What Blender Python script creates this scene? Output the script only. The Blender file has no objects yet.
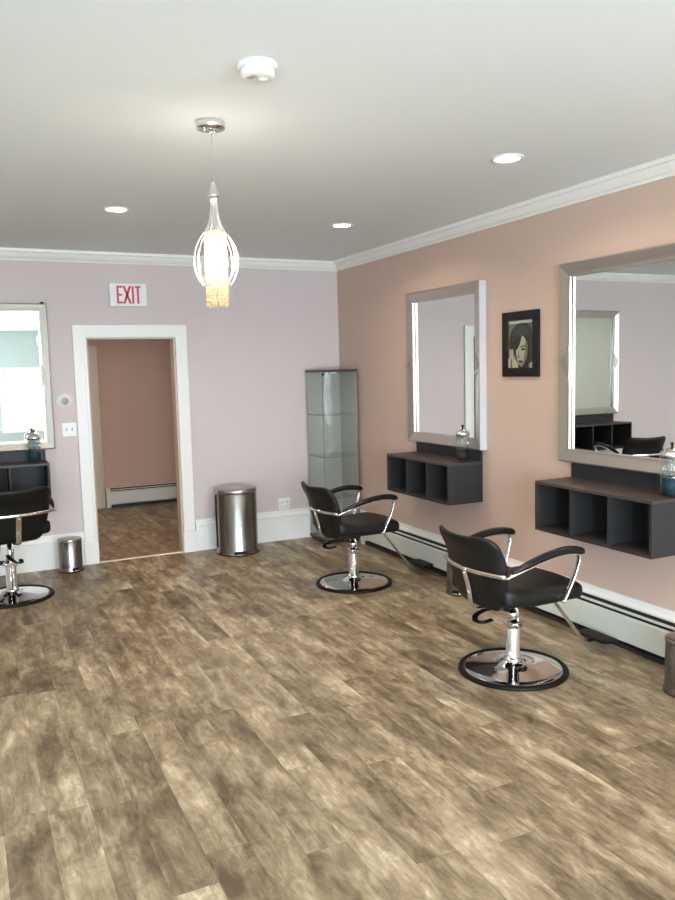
import bpy, bmesh, math, random
from mathutils import Vector, Matrix
random.seed(7)
S = bpy.context.scene
COL = S.collection
PI = math.pi
H = 2.665            # ceiling height
RX, LX, RY = 0.0, -5.0, -10.3   # right wall, left wall, rear wall

# ------------------------------------------------------------------ materials
def s2l(c):
    return tuple(((v/255)/12.92 if v/255 <= .04045 else ((v/255+.055)/1.055)**2.4) for v in c) + (1,)

def mat(name, rgb=(200, 200, 200), rough=.5, metal=0., spec=.5, noise=0., nscale=20., bump=0., bscale=200., stretch=None, coat=0., lin=None, aniso=0.):
    m = bpy.data.materials.new(name); m.use_nodes = True
    nt = m.node_tree; N = nt.nodes; b = N['Principled BSDF']
    col = lin + (1,) if lin else s2l(rgb)
    b.inputs['Base Color'].default_value = col
    b.inputs['Roughness'].default_value = rough
    b.inputs['Metallic'].default_value = metal
    b.inputs['Specular IOR Level'].default_value = spec
    b.inputs['Coat Weight'].default_value = coat
    b.inputs['Anisotropic'].default_value = aniso
    tc = N.new('ShaderNodeTexCoord'); mp = N.new('ShaderNodeMapping')
    nt.links.new(tc.outputs['Object'], mp.inputs[0])
    if stretch: mp.inputs['Scale'].default_value = stretch
    nz = N.new('ShaderNodeTexNoise'); nz.inputs['Scale'].default_value = nscale; nz.inputs['Detail'].default_value = 4
    nt.links.new(mp.outputs[0], nz.inputs['Vector'])
    if noise > 0:
        mr = N.new('ShaderNodeMapRange'); mr.inputs[3].default_value = 1-noise; mr.inputs[4].default_value = 1+noise
        nt.links.new(nz.outputs[0], mr.inputs[0])
        mx = N.new('ShaderNodeVectorMath'); mx.operation = 'SCALE'; mx.inputs[0].default_value = col[:3]
        nt.links.new(mr.outputs[0], mx.inputs['Scale']); nt.links.new(mx.outputs[0], b.inputs['Base Color'])
    if bump > 0:
        n2 = N.new('ShaderNodeTexNoise'); n2.inputs['Scale'].default_value = bscale; n2.inputs['Detail'].default_value = 3
        nt.links.new(mp.outputs[0], n2.inputs['Vector'])
        bp = N.new('ShaderNodeBump'); bp.inputs['Strength'].default_value = bump; bp.inputs['Distance'].default_value = .002
        nt.links.new(n2.outputs[0], bp.inputs['Height']); nt.links.new(bp.outputs[0], b.inputs['Normal'])
    return m

def emit(name, lin, strength):
    m = bpy.data.materials.new(name); m.use_nodes = True; nt = m.node_tree
    b = nt.nodes['Principled BSDF']
    b.inputs['Base Color'].default_value = (.8, .8, .8, 1)
    b.inputs['Emission Color'].default_value = lin + (1,); b.inputs['Emission Strength'].default_value = strength
    return m

def thin_glass(name, tint=(.93, .97, .95), ior=1.5, extra=0.0, rough=0.0):
    """thin clear pane: see-through with fresnel mirror reflection"""
    m = bpy.data.materials.new(name); m.use_nodes = True; nt = m.node_tree; N = nt.nodes
    for n in list(N):
        if n.type != 'OUTPUT_MATERIAL': N.remove(n)
    out = [n for n in N if n.type == 'OUTPUT_MATERIAL'][0]
    t = N.new('ShaderNodeBsdfTransparent'); t.inputs[0].default_value = tint + (1,)
    g = N.new('ShaderNodeBsdfGlossy'); g.inputs['Roughness'].default_value = rough
    f = N.new('ShaderNodeFresnel'); f.inputs[0].default_value = ior
    ad = N.new('ShaderNodeMath'); ad.operation = 'ADD'; ad.inputs[1].default_value = extra; ad.use_clamp = True
    mx = N.new('ShaderNodeMixShader')
    ge = N.new('ShaderNodeNewGeometry'); iv = N.new('ShaderNodeMath'); iv.operation = 'SUBTRACT'; iv.inputs[0].default_value = 1
    ml = N.new('ShaderNodeMath'); ml.operation = 'MULTIPLY'     # only the face turned to the light reflects: one reflection per pane
    nt.links.new(ge.outputs['Backfacing'], iv.inputs[1]); nt.links.new(ad.outputs[0], ml.inputs[0]); nt.links.new(iv.outputs[0], ml.inputs[1])
    nt.links.new(f.outputs[0], ad.inputs[0]); nt.links.new(ml.outputs[0], mx.inputs[0])
    nt.links.new(t.outputs[0], mx.inputs[1]); nt.links.new(g.outputs[0], mx.inputs[2]); nt.links.new(mx.outputs[0], out.inputs[0])
    return m

M = {}
M['paint'] = mat('mauve_paint', lin=(.61, .525, .515), rough=.55, spec=.3, noise=.02, nscale=3, bump=.08, bscale=350)
M['paint_r'] = mat('mauve_paint_warm_lit', lin=(.56, .41, .335), rough=.5, spec=.35, noise=.02, nscale=3, bump=.08, bscale=350)  # mauve wall paint with the downlights' warm tint put into the colour
M['paint_left'] = mat('pale_sage_paint', lin=(.66, .71, .67), rough=.6, spec=.3, noise=.02, nscale=3)
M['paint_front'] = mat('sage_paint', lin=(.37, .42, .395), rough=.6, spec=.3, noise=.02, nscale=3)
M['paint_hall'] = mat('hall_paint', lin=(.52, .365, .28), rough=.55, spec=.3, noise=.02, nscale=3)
M['ceil'] = mat('ceiling_white', lin=(.80, .84, .87), rough=.8, spec=.2, noise=.01, nscale=2, bump=.05, bscale=250)
M['trim'] = mat('trim_white', lin=(.80, .79, .755), rough=.35, spec=.4, noise=.01, nscale=6)
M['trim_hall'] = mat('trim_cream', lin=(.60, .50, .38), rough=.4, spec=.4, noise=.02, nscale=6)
M['heater'] = mat('heater_enamel', lin=(.63, .635, .56), rough=.4, spec=.4, noise=.02, nscale=5)
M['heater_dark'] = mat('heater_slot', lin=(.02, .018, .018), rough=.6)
M['chrome'] = mat('chrome', lin=(.78, .77, .76), rough=.07, metal=1, noise=.01)
M['chrome_arm'] = mat('chrome_bar', lin=(.8, .79, .78), rough=.15, metal=1, noise=.01)
M['brushed'] = mat('brushed_steel', lin=(.46, .43, .40), rough=.25, metal=1, noise=.05, nscale=6, stretch=(40, 40, 1), aniso=.5)
M['steel_dark'] = mat('polished_steel', lin=(.25, .23, .21), rough=.27, metal=1, noise=.03, nscale=5, stretch=(30, 30, 1))
M['frame'] = mat('silver_leaf_frame', lin=(.51, .475, .43), rough=.32, metal=.9, spec=.5, noise=.03, nscale=4)
M['frame_inlay'] = mat('dark_silver_inlay', lin=(.45, .42, .375), rough=.2, metal=.9, noise=.03, nscale=4)
M['frame_side'] = mat('silver_side_window_lit', lin=(.56, .555, .56), rough=.35, spec=.5, noise=.02, nscale=4)  # frame silver made paler on the sides: window light put into the colour
M['mirror'] = mat('mirror_glass', lin=(.86, .885, .87), rough=.0, metal=1)
M['cab_mirror'] = mat('reflective_grey_back', lin=(.40, .39, .355), rough=.02, metal=.0, spec=.8)
M['shelf'] = mat('charcoal_laminate', lin=(.027, .026, .0265), rough=.5, spec=.3, noise=.08, nscale=5, stretch=(8, 1, 8), bump=.1, bscale=90)
M['shelf_top'] = mat('charcoal_wood_laminate', lin=(.055, .042, .037), rough=.42, spec=.35, noise=.22, nscale=8, stretch=(12, 1.2, 1))
M['black'] = mat('black_vinyl', lin=(.007, .0065, .006), rough=.42, spec=.26, noise=.1, nscale=12, bump=.25, bscale=260)
M['black_gloss'] = mat('black_gloss_plastic', lin=(.006, .0055, .0055), rough=.22, spec=.32, noise=.05)
M['rubber'] = mat('dark_rubber', lin=(.008, .006, .005), rough=.45, spec=.15, noise=.05)
M['dark_wood'] = mat('dark_espresso', lin=(.045, .03, .028), rough=.4, noise=.2, nscale=6, stretch=(1, 10, 10))
M['glass'] = thin_glass('clear_glass', (.945, .96, .955), 1.45)
M['jar_glass'] = thin_glass('jar_glass', (.93, .96, .96), 1.35, .0)
M['win_glass'] = thin_glass('window_glass', (.97, .98, .98), 1.3)
M['glass_edge'] = mat('green_glass_edge', lin=(.10, .20, .17), rough=.1, spec=.6)
M['white_plastic'] = mat('white_plastic', lin=(.78, .78, .77), rough=.35, spec=.45, noise=.01)
M['grey_plastic'] = mat('grey_plastic', lin=(.35, .35, .36), rough=.3, spec=.5, noise=.02)
M['red'] = mat('exit_red', lin=(.62, .025, .055), rough=.4, noise=.05, nscale=60)
M['liquid'] = mat('blue_disinfectant', lin=(.002, .030, .050), rough=.1, spec=.25, noise=.05)
M['liquid_dark'] = mat('dark_disinfectant', lin=(.003, .006, .010), rough=.1, spec=.25, noise=.05)
M['bulb'] = emit('bulb_glow', (1., .86, .62), 45)
M['led'] = emit('led_lens', (1., .88, .66), 26)
M['brass'] = mat('aluminium_threshold', lin=(.80, .70, .52), rough=.3, metal=.8, noise=.05)
M['wire'] = mat('crystal_wire', lin=(.85, .85, .85), rough=.1, metal=.9)
M['print_bg'] = mat('print_grey', lin=(.16, .15, .12), rough=.25, noise=.3, nscale=14)
M['print_dark'] = mat('print_black', lin=(.022, .02, .017), rough=.25, noise=.3, nscale=30)
M['print_mid'] = mat('print_midtone', lin=(.20, .18, .13), rough=.25, noise=.2, nscale=25)
M['print_light'] = mat('print_skin', lin=(.47, .44, .32), rough=.25, noise=.15, nscale=25)
M['print_cream'] = mat('print_paper', lin=(.62, .58, .48), rough=.3, noise=.03)
M['cloth'] = mat('dark_clothing', lin=(.05, .05, .055), rough=.9, noise=.1)
M['skin'] = mat('skin', lin=(.42, .25, .18), rough=.5, noise=.05)
M['hair'] = mat('dark_hair', lin=(.03, .02, .015), rough=.6, noise=.2)

def crystal_mat():
    m = bpy.data.materials.new('crystal_bead'); m.use_nodes = True; nt = m.node_tree; N = nt.nodes
    for n in list(N):
        if n.type != 'OUTPUT_MATERIAL': N.remove(n)
    out = [n for n in N if n.type == 'OUTPUT_MATERIAL'][0]
    t = N.new('ShaderNodeBsdfTranslucent'); t.inputs[0].default_value = (1, .86, .60, 1)
    d = N.new('ShaderNodeBsdfDiffuse'); d.inputs[0].default_value = (.80, .70, .52, 1)
    tr = N.new('ShaderNodeBsdfTransparent'); tr.inputs[0].default_value = (1, .96, .88, 1)
    g = N.new('ShaderNodeBsdfGlossy'); g.inputs['Roughness'].default_value = .08
    m1_ = N.new('ShaderNodeMixShader'); m1_.inputs[0].default_value = .25
    m2_ = N.new('ShaderNodeMixShader'); m2_.inputs[0].default_value = .25; m3_ = N.new('ShaderNodeMixShader'); m3_.inputs[0].default_value = .15
    L = nt.links
    L.new(t.outputs[0], m1_.inputs[1]); L.new(d.outputs[0], m1_.inputs[2]); L.new(m1_.outputs[0], m2_.inputs[1]); L.new(tr.outputs[0], m2_.inputs[2])
    L.new(m2_.outputs[0], m3_.inputs[1]); L.new(g.outputs[0], m3_.inputs[2]); L.new(m3_.outputs[0], out.inputs[0])
    return m
M['crystal'] = crystal_mat()

def floor_mat():
    m = bpy.data.materials.new('weathered_oak_planks'); m.use_nodes = True
    nt = m.node_tree; N = nt.nodes; L = nt.links; b = N['Principled BSDF']
    def math_(op, a, c=None, clamp=False):
        n = N.new('ShaderNodeMath'); n.operation = op; n.use_clamp = clamp
        for i, v in enumerate((a, c)):
            if v is None: continue
            if isinstance(v, (int, float)): n.inputs[i].default_value = v
            else: L.new(v, n.inputs[i])
        return n.outputs[0]
    tc = N.new('ShaderNodeTexCoord'); sp = N.new('ShaderNodeSeparateXYZ'); L.new(tc.outputs['Object'], sp.inputs[0])
    x, y = sp.outputs[0], sp.outputs[1]
    PWD, PLN = .152, 1.22
    xr = math_('DIVIDE', x, PWD); row = math_('FLOOR', xr); fx = math_('FRACT', xr)
    w1 = N.new('ShaderNodeTexWhiteNoise'); w1.noise_dimensions = '1D'; L.new(row, w1.inputs['W'])
    yr = math_('ADD', math_('DIVIDE', y, PLN), math_('MULTIPLY', w1.outputs[0], 7.3))
    pk = math_('FLOOR', yr); fy = math_('FRACT', yr)
    w2 = N.new('ShaderNodeTexWhiteNoise'); w2.noise_dimensions = '2D'
    cb = N.new('ShaderNodeCombineXYZ'); L.new(row, cb.inputs[0]); L.new(pk, cb.inputs[1]); L.new(cb.outputs[0], w2.inputs['Vector'])
    rnd = w2.outputs[0]
    # seams
    ex = math_('MINIMUM', fx, math_('SUBTRACT', 1, fx)); ey = math_('MINIMUM', fy, math_('SUBTRACT', 1, fy))
    sx = math_('LESS_THAN', ex, .007); sy = math_('LESS_THAN', ey, .0012)
    seam = math_('MAXIMUM', sx, sy)
    # noise coords shifted per plank
    def coords(sxx, syy, k):
        c = N.new('ShaderNodeCombineXYZ')
        L.new(math_('MULTIPLY', x, sxx), c.inputs[0]); L.new(math_('MULTIPLY', y, syy), c.inputs[1]); L.new(math_('MULTIPLY', rnd, k), c.inputs[2])
        return c.outputs[0]
    def noise(vec, sc, det, ro, dist):
        n = N.new('ShaderNodeTexNoise'); n.inputs['Scale'].default_value = sc; n.inputs['Detail'].default_value = det
        n.inputs['Roughness'].default_value = ro; n.inputs['Distortion'].default_value = dist; L.new(vec, n.inputs['Vector']); return n.outputs[0]
    patch = noise(coords(2.2, .62, 37), 4.0, 3, .55, .5)
    chat = noise(coords(2.2, .95, 51), 8.0, 6, .68, .8)
    grain = noise(coords(14, .9, 63), 5, 6, .75, .6)
    fine = noise(coords(30, 8, 11), 4, 3, .7, .5)
    v = math_('ADD', math_('MULTIPLY', math_('SUBTRACT', patch, .5), 1.6), math_('MULTIPLY', math_('SUBTRACT', chat, .5), 1.25))
    v = math_('ADD', v, math_('MULTIPLY', math_('SUBTRACT', grain, .5), .8))
    v = math_('ADD', v, math_('MULTIPLY', math_('SUBTRACT', fine, .5), .25))
    v = math_('ADD', v, math_('MULTIPLY', math_('SUBTRACT', rnd, .5), .30))
    v = math_('ADD', v, .47, True)
    cr = N.new('ShaderNodeValToRGB'); e = cr.color_ramp.elements
    e[0].position = 0; e[0].color = (.095, .064, .034, 1)
    e[1].position = 1; e[1].color = (.61, .525, .375, 1)
    for ps, c in ((.25, (.170, .125, .075, 1)), (.5, (.268, .207, .129, 1)), (.75, (.40, .322, .215, 1))):
        q = e.new(ps); q.color = c
    L.new(v, cr.inputs[0])
    mx = N.new('ShaderNodeMix'); mx.data_type = 'RGBA'; L.new(math_('MULTIPLY', seam, .38), mx.inputs[0])
    L.new(cr.outputs[0], mx.inputs[6]); mx.inputs[7].default_value = (.05, .035, .022, 1)
    L.new(mx.outputs[2], b.inputs['Base Color'])
    rg = N.new('ShaderNodeMapRange'); rg.inputs[3].default_value = .34; rg.inputs[4].default_value = .52; L.new(grain, rg.inputs[0])
    L.new(rg.outputs[0], b.inputs['Roughness']); b.inputs['Specular IOR Level'].default_value = .42
    bp = N.new('ShaderNodeBump'); bp.inputs['Strength'].default_value = .25; bp.inputs['Distance'].default_value = .001
    L.new(math_('SUBTRACT', grain, math_('MULTIPLY', seam, 1.5)), bp.inputs['Height']); L.new(bp.outputs[0], b.inputs['Normal'])
    return m
M['floor'] = floor_mat()

# ------------------------------------------------------------------ mesh helpers
class MB:
    def __init__(s): s.bm = bmesh.new(); s.mi = 0
    def _add(s, verts, faces, smooth=False):
        vs = [s.bm.verts.new(v) for v in verts]
        out = []
        for f in faces:
            try: fc = s.bm.faces.new([vs[i] for i in f])
            except ValueError: continue
            fc.smooth = smooth; fc.material_index = s.mi; out.append(fc)
        return vs, out
    def box(s, x0, x1, y0, y1, z0, z1, bev=0., seg=2):
        x0, x1 = sorted((x0, x1)); y0, y1 = sorted((y0, y1)); z0, z1 = sorted((z0, z1))
        v = [(x, y, z) for x in (x0, x1) for y in (y0, y1) for z in (z0, z1)]
        vs, fs = s._add(v, [(0, 1, 3, 2), (4, 6, 7, 5), (0, 4, 5, 1), (2, 3, 7, 6), (0, 2, 6, 4), (1, 5, 7, 3)])
        if bev > 0:
            ed = list({e for f in fs for e in f.edges})
            r = bmesh.ops.bevel(s.bm, geom=ed, offset=bev, segments=seg, profile=.5, affect='EDGES')
            for f in r['faces']: f.smooth = True; f.material_index = s.mi
        return s
    def prism(s, poly, a0, a1, axis='y', smooth=False):
        """poly 2D, extruded along axis: x->(y,z), y->(x,z), z->(x,y)"""
        def P(u, v, a): return {'x': (a, u, v), 'y': (u, a, v), 'z': (u, v, a)}[axis]
        n = len(poly)
        v = [P(u, w, a0) for u, w in poly]+[P(u, w, a1) for u, w in poly]
        f = [(i, (i+1) % n, n+(i+1) % n, n+i) for i in range(n)]+[tuple(range(n))[::-1], tuple(range(n, 2*n))]
        s._add(v, f[:-2], smooth); s._add(v[:n], [tuple(range(n))[::-1]]); s._add(v[n:], [tuple(range(n))])
        return s
    def lathe(s, prof, c=(0, 0, 0), seg=48, smooth=True):
        rings = []
        v = []; f = []
        for r, z in prof:
            r = max(r, 1e-5)
            for k in range(seg):
                a = 2*PI*k/seg; v.append((c[0]+r*math.cos(a), c[1]+r*math.sin(a), c[2]+z))
        for i in range(len(prof)-1):
            for k in range(seg):
                f.append((i*seg+k, i*seg+(k+1) % seg, (i+1)*seg+(k+1) % seg, (i+1)*seg+k))
        s._add(v, f, smooth); return s
    def tube(s, pts, r, seg=10, smooth=True, closed=False, flat=None):
        """tube through pts; r number or list; flat=(wide, thin, up) for a flat bar"""
        P = [Vector(p) for p in pts]; n = len(P); rings = []; v = []; f = []
        up = Vector(flat[2]) if flat else None
        prev = None
        for i, p in enumerate(P):
            if closed: t = P[(i+1) % n]-P[i-1]
            else: t = P[min(i+1, n-1)]-P[max(i-1, 0)]
            t.normalize()
            if up is not None: a = up.cross(t).normalized(); b_ = t.cross(a).normalized()
            else:
                if prev is None:
                    q = Vector((0, 0, 1)) if abs(t.z) < .9 else Vector((1, 0, 0))
                    a = q.cross(t).normalized()
                else: a = (prev - t*prev.dot(t)).normalized()
                b_ = t.cross(a).normalized(); prev = a
            rr = r[i] if isinstance(r, (list, tuple)) else r
            for k in range(seg):
                th = 2*PI*(k+.5)/seg
                if flat:
                    cx, sx = math.cos(th), math.sin(th)
                    cx = math.copysign(abs(cx)**.6, cx)*flat[0]*rr; sx = math.copysign(abs(sx)**.6, sx)*flat[1]*rr
                    v.append(tuple(p+a*cx+b_*sx))
                else: v.append(tuple(p+a*math.cos(th)*rr+b_*math.sin(th)*rr))
        m = n if closed else n-1
        for i in range(m):
            j = (i+1) % n
            for k in range(seg): f.append((i*seg+k, i*seg+(k+1) % seg, j*seg+(k+1) % seg, j*seg+k))
        vs, fs = s._add(v, f, smooth)
        if not closed:
            for base, rev in ((0, True), ((n-1)*seg, False)):
                ids = [vs[base+k] for k in range(seg)]
                if rev: ids.reverse()
                fc = s.bm.faces.new(ids); fc.material_index = s.mi
        return s
    def soft(s, hx, hy, hz, r, n=(12, 12, 6), fn=None):
        """rounded cushion box centred at 0, deformed by fn(Vector)->tuple"""
        t = bmesh.new()
        def face(ax, sg):
            o = [a for a in range(3) if a != ax]; hh = (hx, hy, hz); na, nb = n[o[0]], n[o[1]]
            g = {}
            for i in range(na+1):
                for j in range(nb+1):
                    c = [0, 0, 0]; c[ax] = sg*hh[ax]
                    # denser near the ends so rounding is smooth
                    u = math.sin((i/na-.5)*PI)*.5+ (i/na-.5); w = math.sin((j/nb-.5)*PI)*.5+(j/nb-.5)
                    c[o[0]] = u*hh[o[0]]; c[o[1]] = w*hh[o[1]]
                    g[i, j] = t.verts.new(c)
            for i in range(na):
                for j in range(nb):
                    q = [g[i, j], g[i+1, j], g[i+1, j+1], g[i, j+1]]
                    if (sg > 0) == (ax == 1): q.reverse()
                    t.faces.new(q)
        for ax in range(3):
            for sg in (-1, 1): face(ax, sg)
        bmesh.ops.remove_doubles(t, verts=t.verts, dist=1e-5)
        for vv in t.verts:
            p = vv.co; hh = (hx, hy, hz)
            q = Vector([max(-(hh[k]-r[k]), min(hh[k]-r[k], p[k])) for k in range(3)])
            d = Vector([(p[k]-q[k])/r[k] for k in range(3)])
            if d.length > 1e-9:
                d = d/d.length*min(1, max(abs(d[0]), abs(d[1]), abs(d[2]))) if d.length > 0 else d
            p2 = q+Vector([d[k]*r[k] for k in range(3)])
            vv.co = Vector(fn(p2)) if fn else p2
        vmap = {vv: s.bm.verts.new(vv.co) for vv in t.verts}
        for fcc in t.faces:
            nf = s.bm.faces.new([vmap[x] for x in fcc.verts]); nf.smooth = True; nf.material_index = s.mi
        t.free(); return s
    def sphere(s, c, r, seg=8, rings=6, sz=1.):
        prof = [(r*math.sin(PI*i/rings), -r*sz*math.cos(PI*i/rings)) for i in range(rings+1)]
        return s.lathe(prof, c, seg)
    def build(s, name, mats, parent=None, loc=None):
        bmesh.ops.recalc_face_normals(s.bm, faces=s.bm.faces)
        me = bpy.data.meshes.new(name); s.bm.to_mesh(me); s.bm.free()
        for m in (mats if isinstance(mats, (list, tuple)) else [mats]): me.materials.append(m)
        o = bpy.data.objects.new(name, me); COL.objects.link(o)
        if parent: o.parent = parent
        if loc: o.location = loc
        return o

def thing(name, label, cat, loc=(0, 0, 0), rz=0, group=None):
    o = bpy.data.objects.new(name, None); COL.objects.link(o); o.empty_display_size = .1
    o.location = loc; o.rotation_euler = (0, 0, rz)
    return tag(o, label, cat, group)
def tag(o, label, cat, group=None):
    o['label'] = label; o['category'] = cat
    if group: o['group'] = group
    return o
def struct(o): o['kind'] = 'structure'; return o
def dup(root, loc, rz, label):
    def cp(o, par):
        c = o.copy(); COL.objects.link(c)
        if par is not None: c.parent = par
        for ch in list(o.children): cp(ch, c)
        return c
    r = cp(root, None); r.location = loc; r.rotation_euler = (0, 0, rz); r['label'] = label
    return r
def bez(pts, n=8):
    """catmull-rom resample"""
    P = [Vector(p) for p in pts]; P = [2*P[0]-P[1]]+P+[2*P[-1]-P[-2]]; out = []
    for i in range(1, len(P)-2):
        for k in range(n):
            t = k/n; a, b, c, d = P[i-1:i+3]
            out.append(.5*((2*b)+(c-a)*t+(2*a-5*b+4*c-d)*t*t+(3*b-a-3*c+d)*t**3))
    out.append(P[-2]); return out

# ------------------------------------------------------------------ room shell
T = .15
struct(MB().box(LX, RX, RY, .0, -.12, 0).build('floor', M['floor']))
struct(MB().box(LX, RX, RY, 0, H, H+.12).build('ceiling', M['ceil']))
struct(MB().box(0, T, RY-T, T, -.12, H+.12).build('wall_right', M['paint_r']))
OX0, OX1, OZ = -2.392, -1.628, 1.952
w = MB()
w.box(LX-T, OX0, 0, .12, -.12, H+.12); w.box(OX1, 0, 0, .12, -.12, H+.12); w.box(OX0, OX1, 0, .12, OZ, H+.12)
struct(w.build('wall_back', M['paint']))
# rear windows: the first shows in a mirror, the others added for more daylight
WR = [(-2.56, -1.50, .60, 1.74), (-4.87, -3.15, .15, 2.35), (-1.25, -.2, .45, 2.35)]
def wall_with_holes(name, a0, a1, z0, z1, holes, plane, th, axis, m):
    b = MB(); cur = a0
    def bx(u0, u1, v0, v1):
        if u1-u0 < 1e-4 or v1-v0 < 1e-4: return
        if axis == 'x': b.box(u0, u1, plane, plane+th, v0, v1)
        else: b.box(plane, plane+th, u0, u1, v0, v1)
    for h in sorted(holes):
        bx(cur, h[0], z0, z1); bx(h[0], h[1], z0, h[2]); bx(h[0], h[1], h[3], z1); cur = h[1]
    bx(cur, a1, z0, z1)
    return struct(b.build(name, m))
wall_with_holes('wall_front', LX, 0, -.12, H+.12, WR, RY, -T, 'x', M['paint_front'])
WL_ADDED = [(-8.8, -7.7, .7, 2.1)]  # unseen window, added to light the room from the left
wall_with_holes('wall_left', RY-T, 0, -.12, H+.12, WL_ADDED, LX, -T, 'y', M['paint_left'])
def window(n, h, plane, sgn, axis, cols, rows):
    """casing + sash bars + panes in hole h=(u0,u1,z0,z1); sgn = direction out of the room"""
    u0, u1, z0, z1 = h; c = .09; fr = MB()
    def bx(b, a0, a1, d0, d1, v0, v1, bev=.004):
        p0, p1 = plane+d0*sgn, plane+d1*sgn
        if axis == 'x': b.box(a0, a1, p0, p1, v0, v1, bev, 1)
        else: b.box(p0, p1, a0, a1, v0, v1, bev, 1)
    bx(fr, u0-c, u0, -.02, 0, z0-c, z1+c); bx(fr, u1, u1+c, -.02, 0, z0-c, z1+c)
    bx(fr, u0, u1, -.02, 0, z1, z1+c); bx(fr, u0-.13, u1+.13, -.05, 0, z0-.03, z0)
    bx(fr, u0, u1, -.018, 0, z0-c, z0-.03)
    o = struct(fr.build('window_%d' % n, M['trim']))
    sa = MB(); f = .045; d0, d1 = .05, .09
    bx(sa, u0, u0+f, d0, d1, z0, z1); bx(sa, u1-f, u1, d0, d1, z0, z1); bx(sa, u0+f, u1-f, d0, d1, z0, z0+f); bx(sa, u0+f, u1-f, d0, d1, z1-f, z1)
    zm = (z0+z1)/2
    for i in range(1, cols):
        a = u0+(u1-u0)*i/cols; bx(sa, a-.011, a+.011, d0+.005, d1-.005, z0+f, z1-f)
    for i in range(1, rows):
        a = z0+(z1-z0)*i/rows; k = .018 if rows == 3 and i == 1 else .011
        bx(sa, u0+f, u1-f, d0+.004, d1-.004, a-k, a+k)
    sa.build('sash', M['trim'], o)
    g = MB(); bx(g, u0+f, u1-f, .066, .072, z0+f, z1-f, 0); g.build('pane', M['win_glass'], o)
for i, h in enumerate(WR): window(i+1, h, RY, -1, 'x', 4, 3)
for i, h in enumerate(WL_ADDED): window(i+4, h, LX, -1, 'y', 3, 3)
# cornice (crown moulding) on the four walls
cp = [(0, 0), (.012, 0), (.016, .012), (.03, .022), (.042, .04), (.050, .060), (.062, .066), (.066, .088), (0, .088)]
z0 = H-.088
def cornice(n, axis, plane, sg, a0, a1):
    poly = [(plane+sg*u, z0+v) for u, v in cp]
    struct(MB().prism(poly, a0, a1, axis).build('trim_%d' % n, M['trim']))
cornice(1, 'x', 0, -1, LX+.067, -.0)      # back wall runs along x: poly is (y,z)
cornice(2, 'y', 0, -1, RY+.067, -.0665)
cornice(3, 'x', RY, 1, LX+.067, 0)
cornice(4, 'y', LX, 1, RY, 0)
# baseboards
bp = [(0, 0), (.020, 0), (.020, .225), (.024, .232), (.022, .246), (.012, .262), (.010, .288), (0, .289)]
def baseboard(name, axis, plane, sg, a0, a1):
    return struct(MB().prism([(plane+sg*u, v) for u, v in bp], a0, a1, axis).build(name, M['trim']))
baseboard('baseboard_back', 'x', 0, -1, LX+.025, -2.5)
baseboard('baseboard_back_right', 'x', 0, -1, -1.515, 0)
baseboard('baseboard_right', 'y', 0, -1, RY+.025, -.025)
baseboard('baseboard_left', 'y', LX, 1, RY, 0)
baseboard('baseboard_front', 'x', RY, 1, LX+.025, -.025)
# opening casing
c = MB(); cw = .108
def leg(x0, x1, inner):
    c.box(x0, x1, -.024, 0, .19, OZ+cw, .004, 1)
    a = (x1-.022, x1) if inner > 0 else (x0, x0+.022)
    c.box(a[0], a[1], -.030, -.024, .19, OZ, .002, 1)
    c.box(x0-.006, x1+.006, -.034, 0, 0, .19, .004, 1)
leg(OX0-cw, OX0, 1); leg(OX1, OX1+cw, -1)
c.box(OX0-cw+.001, OX1+cw-.001, -.0245, 0, OZ+.0005, OZ+cw+.001, .004, 1); c.box(OX0, OX1, -.030, -.024, OZ, OZ+.022, .002, 1)
struct(c.build('door_1', M['trim']))
c = MB()   # jamb lining
c.box(OX0, OX0+.014, -.002, .122, 0, OZ-.014); c.box(OX1-.014, OX1, -.002, .122, 0, OZ-.014); c.box(OX0, OX1, -.002, .122, OZ-.014, OZ)
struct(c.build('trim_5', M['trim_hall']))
struct(MB().prism([(-.004, 0), (-.001, .006), (.018, .010), (.036, .006), (.04, 0)], OX0+.014, OX1-.014, 'x').build('trim_6', M['brass']))
# hallway beyond the opening
HY, HX0, HX1, HH = 2.90, -3.3, .2, 2.45
struct(MB().box(HX0-.1, HX1+.1, 0, HY, -.12, 0).build('floor_hallway', M['floor']))
struct(MB().box(HX0-.1, HX1+.1, HY, HY+.1, -.12, HH).build('wall_hallway_back', M['paint_hall']))
struct(MB().box(HX0-.1, HX0, .12, HY, -.0, HH).build('wall_hallway_left', M['paint_hall']))
struct(MB().box(HX1, HX1+.1, .15, HY, -.0, HH).build('wall_hallway_right', M['paint_hall']))
struct(MB().box(HX0-.1, HX1+.1, .12, HY+.1, HH, HH+.1).build('ceiling_hallway', M['ceil']))
c = MB(); c.box(-1.985, -1.855, HY-.028, HY, 0, 1.99, .004, 1); c.box(-1.892, -1.87, HY-.034, HY-.028, 0, 1.96, .002, 1); c.box(-2.9, -1.985, HY-.028, HY, 1.87, 1.99, .004, 1)
c.box(-2.9, -2.79, HY-.028, HY, 0, 1.87, .004, 1)
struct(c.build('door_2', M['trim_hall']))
struct(MB().box(-2.79, -1.985, HY-.012, HY, 0, 1.87).build('door_3', M['trim_hall']))

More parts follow.
